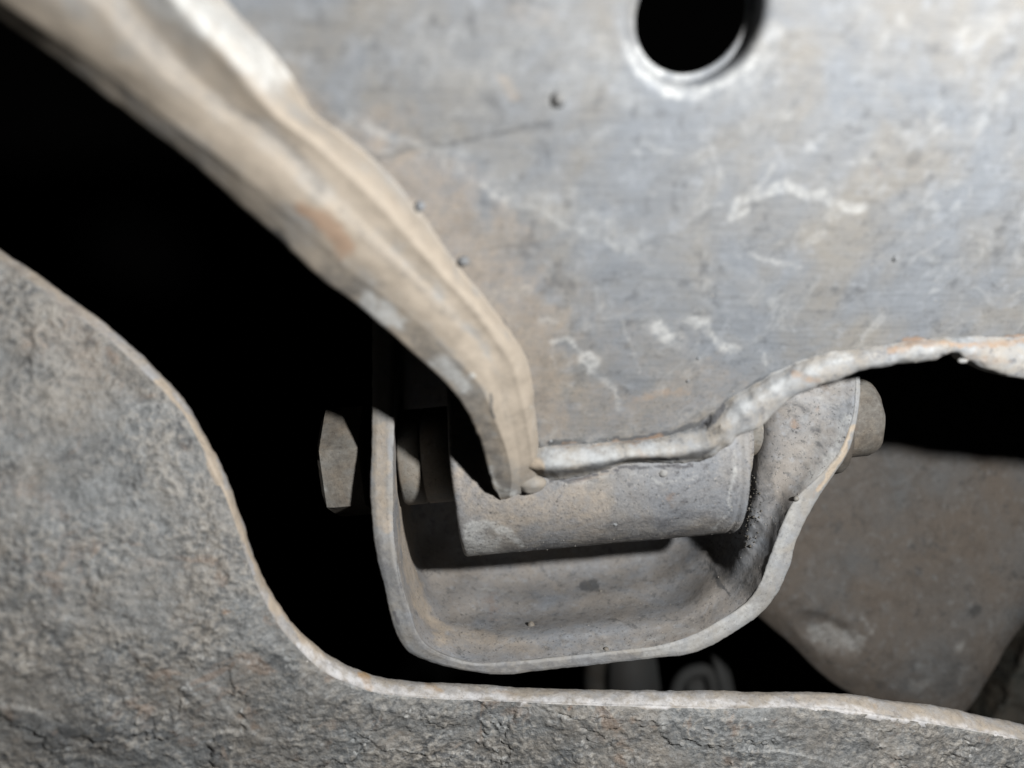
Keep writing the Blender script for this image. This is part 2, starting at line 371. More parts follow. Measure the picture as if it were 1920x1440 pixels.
# faint embossed ridge running down-right from the left part of the plate, gentle waviness
disp = .22*fbm(V, 26, 3, 3)+.05*fbm(V, 5, 3, 5)
Np = np.array(nb)*-1
V = V+disp[:, None]*Np
armspec = [
 ('dark', [(1500,560),(1700,520),(1920,470)], 22, .3), ('dark', [(1560,450),(1750,410),(1920,390)], 16, .25), ('dark', [(1400,620),(1600,590),(1800,560),(1920,560)], 20, .22), ('dark', [(1660,620),(1900,600)], 12, .25), ('dark', [(1850,230),(1920,210)], 20, .25),
 ('chalk', [(1180,85),(1200,130),(1250,160),(1300,168),(1360,155),(1410,115)], 15, .75),  # arc on the hole's lower lip paints in its lit brightness, with wear
 ('chalk', [(905,345),(960,375),(1020,402),(1080,425),(1130,448),(1185,468)], 9, .5),
 ('chalk', [(930,340),(1010,380),(1090,405),(1180,450)], 34, .38), ('dust', [(720,330),(850,450),(950,600),(1010,740)], 120, .5), ('dust', [(960,470),(1060,540),(1100,620)], 90, .25), ('chalk', [(690,235),(750,262),(810,280),(870,285)], 11, .5),
 ('chalk', [(1040,640),(1062,632),(1085,648),(1098,668)], 7, .7), ('chalk', [(1040,640),(1034,665),(1050,690)], 4, .45), ('chalk', [(1100,668),(1112,690)], 16, .85),
 ('chalk', [(1112,690),(1135,715),(1150,735),(1158,770)], 6, .55), ('chalk', [(1228,608),(1240,620),(1248,636)], 16, .85), ('chalk', [(1215,600),(1265,640)], 24, .35),
 ('chalk', [(1308,598),(1322,612),(1335,640),(1370,655)], 13, .7), ('chalk', [(1300,600),(1320,604)], 20, .75), ('chalk', [(1160,605),(1195,668),(1180,660),(1200,700)], 4, .5),
 ('chalk', [(1380,380),(1372,405),(1400,400)], 9, .6), ('chalk', [(1445,315),(1420,350),(1390,375)], 9, .55), ('chalk', [(1425,372),(1480,350),(1520,360),(1560,380),(1615,388)], 13, .65),
 ('chalk', [(1530,365),(1560,380)], 12, .7), ('chalk', [(1410,475),(1450,492),(1500,505)], 8, .5), ('chalk', [(1360,500),(1440,540)], 14, .25),
 ('chalk', [(1680,240),(1720,260)], 14, .3), ('chalk', [(800,100),(900,150),(980,60)], 40, .32), ('chalk', [(1060,60),(1130,110),(1060,170)], 60, .33), ('chalk', [(1160,140),(1200,200)], 30, .35),
 ('chalk', [(1450,60),(1430,120),(1380,170)], 34, .42), ('chalk', [(1060,824),(1160,812),(1260,795),(1340,752)], 7, .35), ('chalk', [(920,552),(990,548)], 14, .35),
 ('chalk', [(1012,602),(1038,604)], 7, .5), ('chalk', [(860,50),(800,160)], 12, .35), ('chalk', [(1165,455),(1300,560),(1400,600)], 6, .25),
 ('chalk', [(1440,720),(1540,672),(1640,655)], 8, .3),
 ('dark', [(710,295),(800,272),(900,255),(1040,232)], 7, .55), ('dark', [(915,180),(935,205)], 18, .45), ('dark', [(900,470),(960,458),(1060,452)], 7, .38),
 ('dark', [(1000,290),(1080,330),(1150,400)], 30, .2), ('dark', [(930,590),(958,632),(985,672)], 6, .7), ('dark', [(1150,690),(1200,720)], 34, .2), ('dark', [(1300,560),(1500,620)], 30, .22),
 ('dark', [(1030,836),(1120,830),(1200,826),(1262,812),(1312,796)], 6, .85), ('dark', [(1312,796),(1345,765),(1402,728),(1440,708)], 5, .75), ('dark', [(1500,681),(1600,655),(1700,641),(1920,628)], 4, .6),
 ('dark', [(600,55),(650,35)], 26, .3), ('dark', [(760,210),(800,235)], 26, .22), ('dark', [(1240,300),(1280,330)], 30, .2), ('dark', [(1000,505),(1080,500)], 22, .2),
 ('dark', [(1700,480),(1800,470),(1900,455)], 14, .3), ('dark', [(1650,330),(1800,300)], 12, .2), ('dark', [(555,150),(640,235),(700,290)], 7, .45),
 ('dust', [(560,180),(700,320),(800,430),(880,540),(980,660),(1015,760)], 60, .42), ('dust', [(780,380),(880,420)], 70, .3), ('dust', [(1000,720),(1040,790)], 60, .5), ('dust', [(1040,760),(1200,790),(1320,720)], 90, .33), ('dust', [(1150,640),(1300,700)], 90, .25),
 ('dust', [(1200,740),(1290,732)], 10, .45), ('dust', [(960,20),(1030,30)], 24, .3), ('dust', [(940,150),(960,180)], 14, .4),
 ('rust', [(1190,742),(1285,733)], 9, .32), ('rust', [(1150,834),(1200,830),(1240,820)], 5, .7), ('rust', [(1700,645),(1800,636),(1920,632)], 5, .75), ('rust', [(1643,318),(1650,330)], 8, .4), ('rust', [(1060,836),(1110,834)], 4, .5)]
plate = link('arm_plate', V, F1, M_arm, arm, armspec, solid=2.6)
armV, armF = V, F1

def line3(pts, dep): return np.stack([P(np.array(float(x)), np.array(float(y)), float(dd)) for (x, y), dd in zip(pts, dep)])
# rolled rim: outer wall, cut edge, tan ledge, groove, inner slope down to the plate
n = len(RIM); H = np.array([r[5] for r in RIM])
def D(k): return np.array([pd(*r[k]) for r in RIM])
base_d = D(4)
def rimline(k, f, back=0): return line3([r[k] for r in RIM], D(4)-H*f+back)
def rimmix(k0, k1, t, f, back=0):
    return line3([(r[k0][0]*(1-t)+r[k1][0]*t, r[k0][1]*(1-t)+r[k1][1]*t) for r in RIM], D(4)-H*f+back)
gv = np.interp(np.arange(n), [0, 5, 9, 13, 16], [1, 1, .7, .35, .2])
h0 = np.interp(np.arange(n), [0, 6, 12, 16], [.80, .62, .5, .45])
L0 = line3([r[0] for r in RIM], D(4)-H*h0+.3)
Lb = L0*(1+7/L0[:, 1:2]); Lb[:, 0] += 2.0; Lb[:, 2] += 1.4
Lb2 = Lb.copy(); Lb2[:, 1] += 1.2; Lb2[:, 0] += 2.5; Lb2[:, 2] += 2
lines = [Lb2, Lb, L0, rimmix(0, 1, .15, h0+.25*(1-h0)), rimmix(0, 1, .85, h0+.85*(1-h0)), rimline(1, 1.0), rimmix(1, 2, .5, 1.03), rimline(2, .98), rimmix(2, 4, .2, .98-.2*gv), rimmix(2, 4, .45, .84-.06*gv), rimmix(2, 4, .62, .80), rimmix(2, 4, .76, .64), rimmix(2, 4, .9, .30), rimline(4, .02), ]
LL = line3([(r[4][0]+7, r[4][1]-2) for r in RIM], [pd(*r[4])+.25 for r in RIM])
lines.append(LL)
V, F = loft(lines, 2.6, [2, 5, 2, 6, 2, 6, 6, 4, 4, 4, 4, 4, 3, 2], smooth=False)
# soften the cross profile a little: average with the smooth version
V2, _ = loft(lines, 2.6, [2, 5, 2, 6, 2, 6, 6, 4, 4, 4, 4, 4, 3, 2], smooth=True)
V = V*.4+V2*.6
F = face_cam(V, F)
sx, sy = proj(V); sN = vnormals(V, F); sw = np.clip((sy-740)/60, 0, 1)*np.clip((945-sx+(sy-850)*.12)/12, 0, 1)   # torch-cut striations on the lower edge
V = V+sN*(.1*sw*fbm(V*np.array([.15, .3, 1]), 1.1, 2, 13))[:, None]
V = rough_up(V, F, [(.2, 9), (.08, 2.5)], 11)
rimspec = [('chalk', [(690,568),(720,588),(745,605)], 22, 1), ('chalk', [(825,682),(850,705),(868,722)], 17, 1), ('chalk', [(884,705)], 9, 1), ('chalk', [(918,880),(935,925),(960,930)], 9, .8),
 ('chalk', [(300,-60),(400,40),(470,90),(515,125)], 44, .95), ('chalk', [(330,0),(380,60)], 26, .8), ('chalk', [(1000,760),(1003,800)], 3, .4),
 ('dark', [(620,520),(660,545)], 16, .55), ('dark', [(765,625),(800,650)], 22, .5), ('dark', [(620,508),(700,568),(780,640),(850,705),(893,765),(918,830),(935,895)], 20, .5), ('dark', [(885,745),(912,800),(928,850),(938,895)], 19, .5), ('dark', [(917,742),(925,770),(932,790)], 4, .9),  # long dark bands paint grazing shade into the outer edge face
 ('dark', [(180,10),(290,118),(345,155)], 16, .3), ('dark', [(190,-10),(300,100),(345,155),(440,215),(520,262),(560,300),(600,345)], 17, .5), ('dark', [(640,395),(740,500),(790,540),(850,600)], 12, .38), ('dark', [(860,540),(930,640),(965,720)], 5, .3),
 ('dark', [(515,432),(535,452)], 9, .9), ('dark', [(940,720),(955,800)], 6, .3), ('dark', [(300,245),(420,345),(520,420)], 14, .3), ('dark', [(985,880),(1000,900)], 10, .3),
 ('dust', [(0,0),(230,140),(440,280),(640,430),(780,555),(880,660),(930,740),(955,850)], 30, .85), ('dust', [(450,170),(600,290),(720,400),(820,500),(900,600),(975,720),(990,860)], 34, .8),
 ('rust', [(570,398),(605,412),(640,438),(652,455)], 24, .9)]
link('rolled_rim', V, F, M_rim, arm, rimspec)
rimV, rimF = V, F

# lower lip on the right
def lipd(x, y): return pd(x, y)
dive = np.zeros(len(LIP)); dive[:3] = [4, 1.2, .2]
M0 = line3([l[0] for l in LIP], [lipd(*l[0])+.3 for l in LIP])
def lm(t, near): return line3([(l[0][0]*(1-t)+l[1][0]*t, l[0][1]*(1-t)+l[1][1]*t) for l in LIP], [lipd(*l[0])-near+dv for l, dv in zip(LIP, dive)])
up = line3([(l[0][0]-2, l[0][1]-7) for l in LIP], [lipd(*l[0])+.3 for l in LIP])
M1 = lm(1, -1.2); M2 = M1.copy(); M2[:, 1] += 3.5; M2[:, 2] += .8; M3 = M2.copy(); M3[:, 1] += 2; M3[:, 2] += 3
V, F = loft([up, M0, lm(.1, .4), lm(.35, 1.5), lm(.65, 1.3), lm(.9, .3), M1, M2, M3], 3, [2, 3, 5, 5, 4, 3, 4, 2], smooth=True)
F = face_cam(V, F); V = rough_up(V, F, [(.35, 5), (.16, 1.4)], 15)
link('lower_lip', V, F, M_weld, arm, [('chalk', [(1375,775),(1420,752),(1465,720)], 17, .8), ('chalk', [(1525,690),(1580,672),(1590,668)], 10, .9), ('dark', [(1600,665),(1700,655)], 8, .35),
 ('dark', [(1310,800),(1330,785),(1350,765)], 9, .9), ('dark', [(1340,820),(1400,790),(1440,765)], 12, .35), ('rust', [(1670,655),(1760,642),(1920,640)], 7, .6), ('rust', [(1490,700),(1530,712)], 7, .5),
 ('rust', [(1330,850),(1350,835)], 6, .4), ('rust', [(1840,650),(1820,665),(1900,675)], 10, .35), ('chalk', [(1600,690),(1700,672),(1760,655)], 9, .5), ('dark', [(1540,688),(1640,660),(1690,650)], 5, .5)])

# sleeve axis
th = math.atan(42/475.)
AX = np.array([math.cos(th), 0, math.sin(th)]); UP = np.array([-math.sin(th), 0, math.cos(th)]); BK = np.array([0, 1., 0])
A0 = P(np.array(960.), np.array(840.), 165.)                  # axis point at photo x = 960
SR = 21.0
def cyl(profile, seg=160, a0=0, a1=2*math.pi, closed=True, ctr=A0, per=None):
    """profile: list of (along mm, radius)"""
    ph = a0+(a1-a0)*np.arange(seg)/seg
    rows = []
    for s, r in profile:
        rows.append(ctr+AX*s+r*(np.cos(ph)[:, None]*UP-np.sin(ph)[:, None]*BK))
    V = np.concatenate(rows); F = []
    for k in range(len(profile)-1):
        for j in range(seg):
            F.append((k*seg+j, k*seg+(j+1) % seg, (k+1)*seg+(j+1) % seg, (k+1)*seg+j))
    F = np.array(F); ctrm = V.mean(0)
    n = np.cross(V[F[:, 2]]-V[F[:, 0]], V[F[:, 3]]-V[F[:, 1]]); c = V[F].mean(1)-ctrm
    # outward: compare on the middle rows
    rad = c-np.outer(c@AX, AX)
    if np.einsum('ij,ij->i', n, rad).sum() < 0: F = F[:, ::-1]
    return V, F
prof = [(-10.6, 18.0), (-11.0, 18.2), (-11.2, 20.3), (-11.0, 20.8), (-10.5, SR)]+[(s, SR) for s in np.linspace(-10.1, 40.6, 130)]+[(41.1, SR-.25), (41.3, SR-.35), (41.7, SR-.05), (42.4, SR-.02), (42.9, SR-.3), (43.1, SR-1), (43.1, 18.0), (40, 17.8)]
V, F = cyl(prof, 260)
V = rough_up(V, F, [(.14, 9), (.03, 1.4), (.035, .5)], 19)
sleeve = link('bushing_sleeve', V, F, M_sleeve, arm, [
 ('dark', [(1030,902),(1090,895),(1130,887),(1180,875),(1240,873),(1300,873)], 3.5, 1), ('dark', [(1100,1000),(1200,990)], 16, .3), ('dark', [(1180,930),(1260,950),(1330,920)], 18, .3), ('rust', [(1255,932)], 12, .4),  # first dark line paints in the shadowed gap under the weld
 ('chalk', [(878,1000),(884,1028),(925,1022)], 20, 1), ('chalk', [(880,992),(925,988),(960,1004)], 9, 1), ('chalk', [(880,992),(920,988),(955,1000),(975,1018)], 5, 1), ('dust', [(870,900),(950,960),(1100,945)], 60, .45), ('dust', [(960,960),(1050,930)], 30, .4),
 ('dark', [(1290,960),(1340,975)], 20, .4), ('dark', [(1140,985),(1250,975),(1330,960)], 9, .45), ('dark', [(1250,930),(1330,900)], 14, .35), ('dark', [(1000,1028),(1160,1010),(1320,995)], 6, .5),
 ('chalk', [(1180,888),(1210,895),(1240,905),(1275,893),(1310,892)], 4, .6), ('chalk', [(1040,905),(1110,903),(1190,885)], 6, .4), ('chalk', [(1378,850),(1378,900),(1365,955),(1340,990)], 4, .7),
 ('rust', [(1075,900),(1150,890)], 6, .3), ('rust', [(1260,945)], 10, .25), ('chalk', [(1275,975),(1320,982)], 5, .35), ('dark', [(1365,870),(1362,930)], 9, .3),
 ('dark', [(918,992),(960,1000)], 6, .3)])
slV, slF = V, F
V, F = cyl([(-9.2, 17.9), (-9.4, 14), (-8.8, 10), (-8.8, 2)], 60); link('rubber_bushing', V, F, M_rub, sleeve)
V, F = cyl([(41.6, 2), (41.6, 17.9), (42.4, 17.0), (42.4, 12)], 60); link('rubber_bushing', V, F, M_rub, sleeve)
V, F = cyl([(42, 9), (42, 11.3), (43.5, 11.5), (45.6, 11.4), (46.6, 11.0), (46.8, 9), (46.8, 3)], 90); V = rough_up(V, F, [(.08, 2)], 5)
link('inner_collar', V, F, M_sleeve, sleeve, [('dust', [(1400, 830), (1405, 880)], 30, .35)])
V, F = cyl([(-22.5, 3), (-22.5, 9.4), (-22, 9.8), (-18.2, 9.8), (-17.9, 9.3), (-17.6, 9.75), (-9.0, 9.75), (-9.0, 3)], 90); V = rough_up(V, F, [(.1, 2)], 6)
link('inner_collar', V, F, M_bolt, sleeve)

# weld bead between plate and sleeve
def sld(px, py):
    """depth of the sleeve's front at a photo pixel"""
    off = abs((py-(840-42/475.*(px-960)))*math.cos(th))*.098
    return 165-math.sqrt(max(0.01, SR*SR-off*off))
WB = [[(968,852),(964,868),(972,885)],[(1000,838),(998,864),(1008,898)],[(1035,832),(1034,862),(1040,899)],[(1080,830),(1080,860),(1085,893)],[(1130,828),(1130,854),(1132,882)],[(1180,825),(1180,846),(1181,869)],
      [(1230,820),(1232,844),(1235,867)],[(1275,808),(1280,836),(1285,868)],[(1312,795),(1322,828),(1330,858)],[(1345,765),(1352,805),(1362,836)]]
def wl(k, f, pts=None):
    return np.stack([P(np.array(float(r[k][0])), np.array(float(r[k][1])), f(r, r[k])) for r in WB])
t0 = wl(0, lambda r, p: pd(*p)+.6); t0b = np.stack([P(np.array(float(r[0][0])), np.array(r[0][1]-6.), pd(*r[0])+.5) for r in WB])
end = np.array([6, 2.2, .3, 0, 0, 0, 0, 0, 0, .8])
t1 = np.stack([P(np.array(float(r[0][0]*.5+r[1][0]*.5)), np.array(r[0][1]*.5+r[1][1]*.5), pd(*r[0])-1.1+e*.5) for r, e in zip(WB, end)])
t2 = np.stack([P(np.array(r[1][0]*.6+r[2][0]*.4), np.array(r[1][1]*.6+r[2][1]*.4), min(pd(*r[0]), sld(*r[1]))-2.2+e*.5) for r, e in zip(WB, end)])
t3 = np.stack([P(np.array(float(r[1][0]*.15+r[2][0]*.85)), np.array(r[1][1]*.15+r[2][1]*.85), sld(*r[1])*.5+sld(*r[2])*.5-1.5+e) for r, e in zip(WB, end)])
t4 = np.stack([P(np.array(float(r[2][0])), np.array(float(r[2][1])), sld(*r[2])-.6+e*.6) for r, e in zip(WB, end)])
t5 = np.stack([P(np.array(float(r[2][0])), np.array(r[2][1]-5.), sld(*r[2])+1.2) for r in WB])
V, F = loft([t0b, t0, t1, t2, t3, t4, t5], 4, [2, 5, 5, 5, 5, 4], smooth=True); F = face_cam(V, F)
V = rough_up(V, F, [(.2, 6), (.1, 1.2)], 23)
link('weld_bead', V, F, M_weld, arm, [('dust', [(980,860),(1000,870),(1008,880)], 18, 1), ('chalk', [(1020,855),(1028,880)], 10, .9), ('chalk', [(1040,866),(1110,858),(1150,850)], 17, 1), ('chalk', [(1180,848),(1260,842)], 13, .7), ('chalk', [(1170,850),(1230,840)], 12, .5),
 ('dark', [(1280,800),(1320,792)], 14, .7), ('dark', [(1290,845),(1330,850)], 12, .35), ('dark', [(1060,888),(1130,878)], 7, .35), ('rust', [(1040,842),(1100,838),(1160,834),(1230,828)], 5, .4), ('rust', [(1195,845),(1215,858)], 8, .55),
 ('dark', [(1080,838),(1060,842)], 6, .5), ('dark', [(1150,832),(1200,830)], 5, .5)])
blob('weld_nub', P(np.array(996.), np.array(905.), 143.9), 2.1, M_rim, arm, (1.25, .9, .9), 5, seg=28)
# spatter beads on the arm
for (x, y, r, on) in [(1048, 184, 1.25, 'p'), (788, 386, .9, 'p'), (869, 489, .95, 'p'), (1680, 484, .55, 'p'), (1032, 826, .45, 'p'), (1243, 886, .85, 's'), (1152, 979, .75, 's'), (896, 810, .5, 'r'), (1290, 714, .35, 'p'), (1805, 676, .65, 'l'), (1310, 672, .3, 'p'), (1475, 742, .3, 'p')]:
    dd = {'p': pd(x, y)-.3, 's': sld(x, y)-.2, 'r': pd(x, y)-2.2, 'l': pd(1790, 633)+.4}[on]
    blob('weld_spatter', P(np.array(float(x)), np.array(float(y)), dd+(.35 if on == 'p' else 0)), r*(.85 if on == 'p' else 1), M_weld if on != 'p' else M_arm, arm, (1.5, 1, .8) if on == 'l' else (1, .9, 1), int(x))
kp = (proj(slV)[0] > 860) & (slV[:, 1] < 160) & (proj(slV)[1] > 900)
grains('dust_grains', slV, slF, 260, .05, .16, M_grit, arm, kp)
kp = (proj(armV)[1] > 420) & (proj(armV)[0] < 1920)
grains('dust_grains', armV, armF, 160, .05, .16, M_grit, arm, kp, 8)

# ---------------------------------------------------------------- U bracket
BR = [ # O, I, F, B
 [(698,560),(740,560),(757,560),(777,560)],[(697,700),(740,700),(757,700),(777,700)],[(697,800),(738,800),(756,800),(777,800)],[(694,900),(737,900),(756,900),(777,900)],
 [(697,970),(738,975),(757,970),(780,960)],[(706,1040),(744,1040),(763,1030),(788,1015)],[(720,1100),(754,1095),(775,1080),(803,1060)],[(733,1155),(768,1145),(795,1125),(830,1100)],
 [(745,1192),(782,1188),(815,1160),(865,1122)],[(770,1226),(806,1215),(850,1177),(905,1135)],[(820,1246),(848,1234),(890,1186),(945,1138)],[(890,1260),(892,1243),(930,1188),(985,1138)],
 [(945,1264),(950,1242),(980,1186),(1025,1136)],[(1050,1253),(1050,1232),(1060,1178),(1075,1130)],[(1150,1243),(1150,1221),(1150,1170),(1140,1120)],[(1240,1234),(1235,1210),(1220,1160),(1200,1108)],
 [(1310,1221),(1300,1190),(1275,1145),(1250,1095)],[(1370,1190),(1350,1163),(1320,1115),(1295,1068)],[(1427,1150),(1400,1130),(1360,1080),(1335,1030)],[(1458,1112),(1424,1095),(1388,1040),(1362,985)],
 [(1479,1066),(1444,1045),(1408,1000),(1382,940)],[(1495,1009),(1464,990),(1428,950),(1397,895)],[(1526,947),(1492,935),(1448,900),(1407,850)],[(1562,893),(1543,885),(1470,850),(1413,800)],
 [(1590,845),(1578,840),(1483,800),(1416,750)],[(1607,785),(1598,782),(1490,750),(1418,700)],[(1612,740),(1603,738),(1492,710),(1420,660)],[(1612,705),(1603,703),(1492,670),(1420,620)],[(1606,640),(1598,640),(1490,610),(1420,560)]]
nB = len(BR); tt = np.clip((np.arange(nB)-20)/3., 0, 1); tl_ = np.clip((10-np.arange(nB))/5., 0, 1); sB = np.arange(nB); dO = np.interp(sB, [0, 5, 10, 13, 18, 25, 28], [148, 148, 157, 159, 159.5, 150.5, 150])
brk = thing('mounting_bracket', 'U shaped grey steel bracket cradling the welded sleeve, its right wall flared outward', 'bracket', P(np.array(1080.), np.array(1240.), 175.))
cut = np.array([BR[i][1] for i in range(nB)])
Oo = line3([r[0] for r in BR], dO+.5); Ii = line3([r[1] for r in BR], dO-.3)
Ob = Oo.copy(); Ob[:, 1] += 38-34*tt; Ob[:, 0] -= 1.0*tt; Ob2 = Ob+0.0; Ob2[:, 1] += 1
t2_ = np.clip((np.arange(nB)-17)/8., 0, 1); t2_ = t2_*t2_*(3-2*t2_); dF = np.interp(sB, [0, 6, 9, 16, 18, 25, 28], [171, 170, 167, 167, 167.5, 156, 155.5])
mid1 = line3([(r[1][0]*.5+r[2][0]*.5, r[1][1]*.5+r[2][1]*.5) for r in BR], (dO-.3)*.5+dF*.5)
Ff = line3([(r[2][0]-44*q_, r[2][1]) for r, q_ in zip(BR, t2_)], dF)
Bb = line3([(r[3][0]-20*q_, r[3][1]) for r, q_ in zip(BR, t2_)], np.interp(sB, [0, 5, 8, 16, 18, 25, 28], [189, 189, 180, 180, 179, 167, 166]))
B2 = line3([(r[3][0]*.87+1095*.13, r[3][1]*.87+760*.13) for r in BR], np.interp(sB, [0, 5, 8, 16, 19, 28], [195, 195, 188, 188, 187, 186]))
B3 = line3([(r[3][0]*.72+1095*.28, r[3][1]*.72+700*.28) for r in BR], np.interp(sB, [0, 5, 8, 28], [198, 198, 196, 196]))
B4 = line3([(r[3][0]*.1+1095*.9, r[3][1]*.1+560*.9) for r in BR], [197]*nB)
V, F = loft([Ii, mid1, Ff, Bb, B3, B4], 2.8, [8, 8, 10, 16, 24], smooth=True); F = face_cam(V, F)
px, py = proj(V)
# shallow dimple and crease where web meets the right wall
V[:, 1] += 2.2*np.exp(-(((px-1352)/26)**2+((py-1050)/55)**2))
mudz = np.clip(1.3-np.hypot((px-1400)/50, (py-965)/95), 0, 1); V[:, 1] -= mudz*(.4*np.abs(fbm(V, 1.3, 3, 141))+.3*fbm(V, .6, 2, 143))
V = rough_up(V, F, [(.28, 14), (.06, 1.8)], 29)
brspec = [('dust', [(757,900),(765,1050),(785,1130),(830,1190)], 17, .6), ('dust', [(950,1150),(1050,1180)], 40, .25), ('dust', [(850,1190),(1000,1210)], 18, .4), ('dark', [(1095,1100),(1122,1098)], 9, 1), ('dust', [(1108,1099)], 5, .6), ('dark', [(990,1120),(1000,1170)], 30, .3), ('dark', [(1180,1140),(1220,1180)], 40, .25), ('rust', [(920,1130),(930,1165)], 16, .35), ('dark', [(1150,1102)], 4, .7),
 ('dark', [(1230,1130),(1290,1160)], 34, .2), ('dust', [(830,1190),(900,1215),(1050,1212),(1200,1195)], 22, .3), ('chalk', [(890,1110),(930,1108),(975,1125)], 3, .5), ('chalk', [(930,1160),(985,1185)], 12, .3), ('chalk', [(1300,1180),(1200,1205),(1100,1218)], 8, .4),  # dusty band along the floor also paints in the light on its front
 ('chalk', [(1590,790),(1560,860),(1520,900),(1490,930)], 12, .5), ('rust', [(1485,785),(1490,795)], 9, .7), ('rust', [(1535,768)], 7, .5), ('rust', [(1545,720),(1550,735)], 7, .35),
 ('dark', [(1470,750),(1520,790),(1540,850)], 22, .35), ('dark', [(1405,900),(1400,960),(1420,1000)], 14, .8), ('dark', [(1320,1050),(1345,1080),(1366,1112)], 5, .8), ('dark', [(1418,800),(1412,880)], 5, .8), ('dark', [(1440,860),(1450,1000)], 16, .35),  # diagonal dark line paints shade into the crease of web and wall
 ('dark', [(1440,880),(1435,940),(1425,1010)], 14, .5), ('dark', [(1330,1000),(1400,1090)], 50, .5), ('dark', [(1290,975)], 45, .4)]  # broad dark patches: wall shade painted onto the muddy web
px, py = proj(V); ear = np.clip((px-1430)/70, 0, 1)*np.clip((935-py)/60, 0, 1); mo = fbm(V, 1.1, 4, 101, .75)
ex = np.zeros((len(V), 4)); ex[:, 0] = ear*np.clip(.4+.35*mo, 0, 1)*.6; ex[:, 2] = ear*np.clip(-mo*.8-.2, 0, .45)
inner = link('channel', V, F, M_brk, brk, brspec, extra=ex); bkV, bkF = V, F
V, F = loft([Ob2, Ob, Oo+np.array([0, .6, 0]), Oo, Oo*.75+Ii*.25+np.array([0, -.35, 0]), Oo*.2+Ii*.8+np.array([0, -.35, 0]), Ii, Ii+np.array([0, .8, 0])], 4.5, [1, 12, 2, 3, 8, 3, 2], smooth=False); F = face_cam(V, F)
V = rough_up(V, F, [(.16, 7), (.05, 1.0)], 33)
link('cut_edge', V, F, M_edge, brk, [('dark', [(705,1010),(730,1080),(760,1150),(790,1200),(840,1230)], 12, .45), ('dust', [(712,800),(715,900),(718,1000)], 20, .55), ('dark', [(738,1150),(745,1170)], 4, .9), ('dark', [(880,1252),(1000,1252),(1200,1228)], 10, .45),
 ('chalk', [(1215,1225),(1300,1208),(1380,1160),(1420,1130)], 12, .5), ('dust', [(1600,800),(1580,850),(1535,920)], 6, .8), ('dark', [(1407,1120),(1420,1100)], 4, .9), ('dark', [(1452,1012),(1458,998)], 4, .9), ('chalk', [(1440,1080),(1470,1000),(1500,940)], 14, .45), ('rust', [(1540,905),(1525,930)], 4, .4)])
kp = (proj(bkV)[1] > 850) & (proj(bkV)[0] < 1620)
grains('dust_grains', bkV, bkF, 420, .05, .17, M_grit, brk, kp, 9)
kp = (np.hypot((proj(bkV)[0]-1405)/24, (proj(bkV)[1]-955)/75) < 1)
grains('mud_crumbs', bkV, bkF, 240, .1, .4, M_mud, brk, kp, 10)
kp = (np.hypot((proj(bkV)[0]-1350)/45, (proj(bkV)[1]-1015)/30) < 1)
grains('mud_crumbs', bkV, bkF, 120, .08, .25, M_mud, brk, kp, 12)
for (x, y, r) in [(995, 1172, .8), (1493, 938, .55), (1125, 1109, .35), (1135, 1217, .5)]:
    i = np.argmin(np.hypot(proj(bkV)[0]-x, proj(bkV)[1]-y)+(bkV[:, 1] > 203)*1e4); blob('weld_spatter', bkV[i], r, M_bolt, brk, s=x)

# ---------------------------------------------------------------- pivot bolt and nut
bolt = thing('pivot_bolt', 'dusty brown hex headed bolt sticking out left of the U bracket, half in shadow', 'bolt', A0+AX*-33)
def hexprism(s0, s1, r, rot, ch=1.0, side=-1, sub=6):
    prof = []; ang = []
    K = 6*sub
    def row(s, r, fac=1):
        a = np.arange(K)/K*2*math.pi+rot
        k = (a-rot) % (math.pi/3)-math.pi/6
        rr = r*math.cos(math.pi/6)/np.cos(k); rr = np.minimum(rr, fac*r)
        return A0+AX*s+rr[:, None]*(np.cos(a)[:, None]*UP-np.sin(a)[:, None]*BK)
    e = s0 if side < 0 else s1; o = s1 if side < 0 else s0; sg = 1 if side < 0 else -1
    rows = [row(e, 2, .9), row(e, r*.86, .86), row(e+sg*.25, r*.92, .93), row(e+sg*ch, r, .985), row(e+sg*(ch+1.2), r, 1)]
    rows += [row(e+sg*(ch+1.2)+(o-e-sg*(ch+1.2))*t, r, 1) for t in (.33, .66, 1)]+[row(o, 2, 1)]
    V = np.concatenate(rows); F = np.array([(k*K+j, k*K+(j+1) % K, (k+1)*K+(j+1) % K, (k+1)*K+j) for k in range(len(rows)-1) for j in range(K)])
    n = np.cross(V[F[:, 2]]-V[F[:, 0]], V[F[:, 3]]-V[F[:, 1]]); c = V[F].mean(1)-V.mean(0)
    if np.einsum('ij,ij->i', n, c).sum() < 0: F = F[:, ::-1]
    return V, F
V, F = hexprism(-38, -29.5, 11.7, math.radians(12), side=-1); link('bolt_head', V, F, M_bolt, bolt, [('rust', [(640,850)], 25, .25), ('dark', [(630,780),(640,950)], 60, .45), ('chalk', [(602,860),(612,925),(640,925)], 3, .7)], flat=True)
V, F = cyl([(-29.6, 3), (-29.6, 13), (-28.7, 13.2), (-28.3, 13), (-28.3, 3)], 60); link('washer', V, F, M_bolt, bolt) if False else None
V, F = cyl([(-29, 1), (-29, 7), (60, 6), (72, 6), (72.6, 1)], 40); link('shank', V, F, M_bolt, bolt)
nut = thing('lock_nut', 'brown nut poking out behind the flared right wall of the bracket', 'nut', A0+AX*70)
V, F = cyl([(60, 3), (60, 8.6), (66, 8.6), (67, 8.2), (72.6, 8.0), (73.8, 7.4), (74.4, 6.2), (74.6, 3)], 60); V = rough_up(V, F, [(.15, 3)], 41)
link('nut_body', V, F, M_bolt, nut, [('dark', [(1630,760),(1640,850)], 60, .6), ('rust', [(1615,800)], 14, .3)])
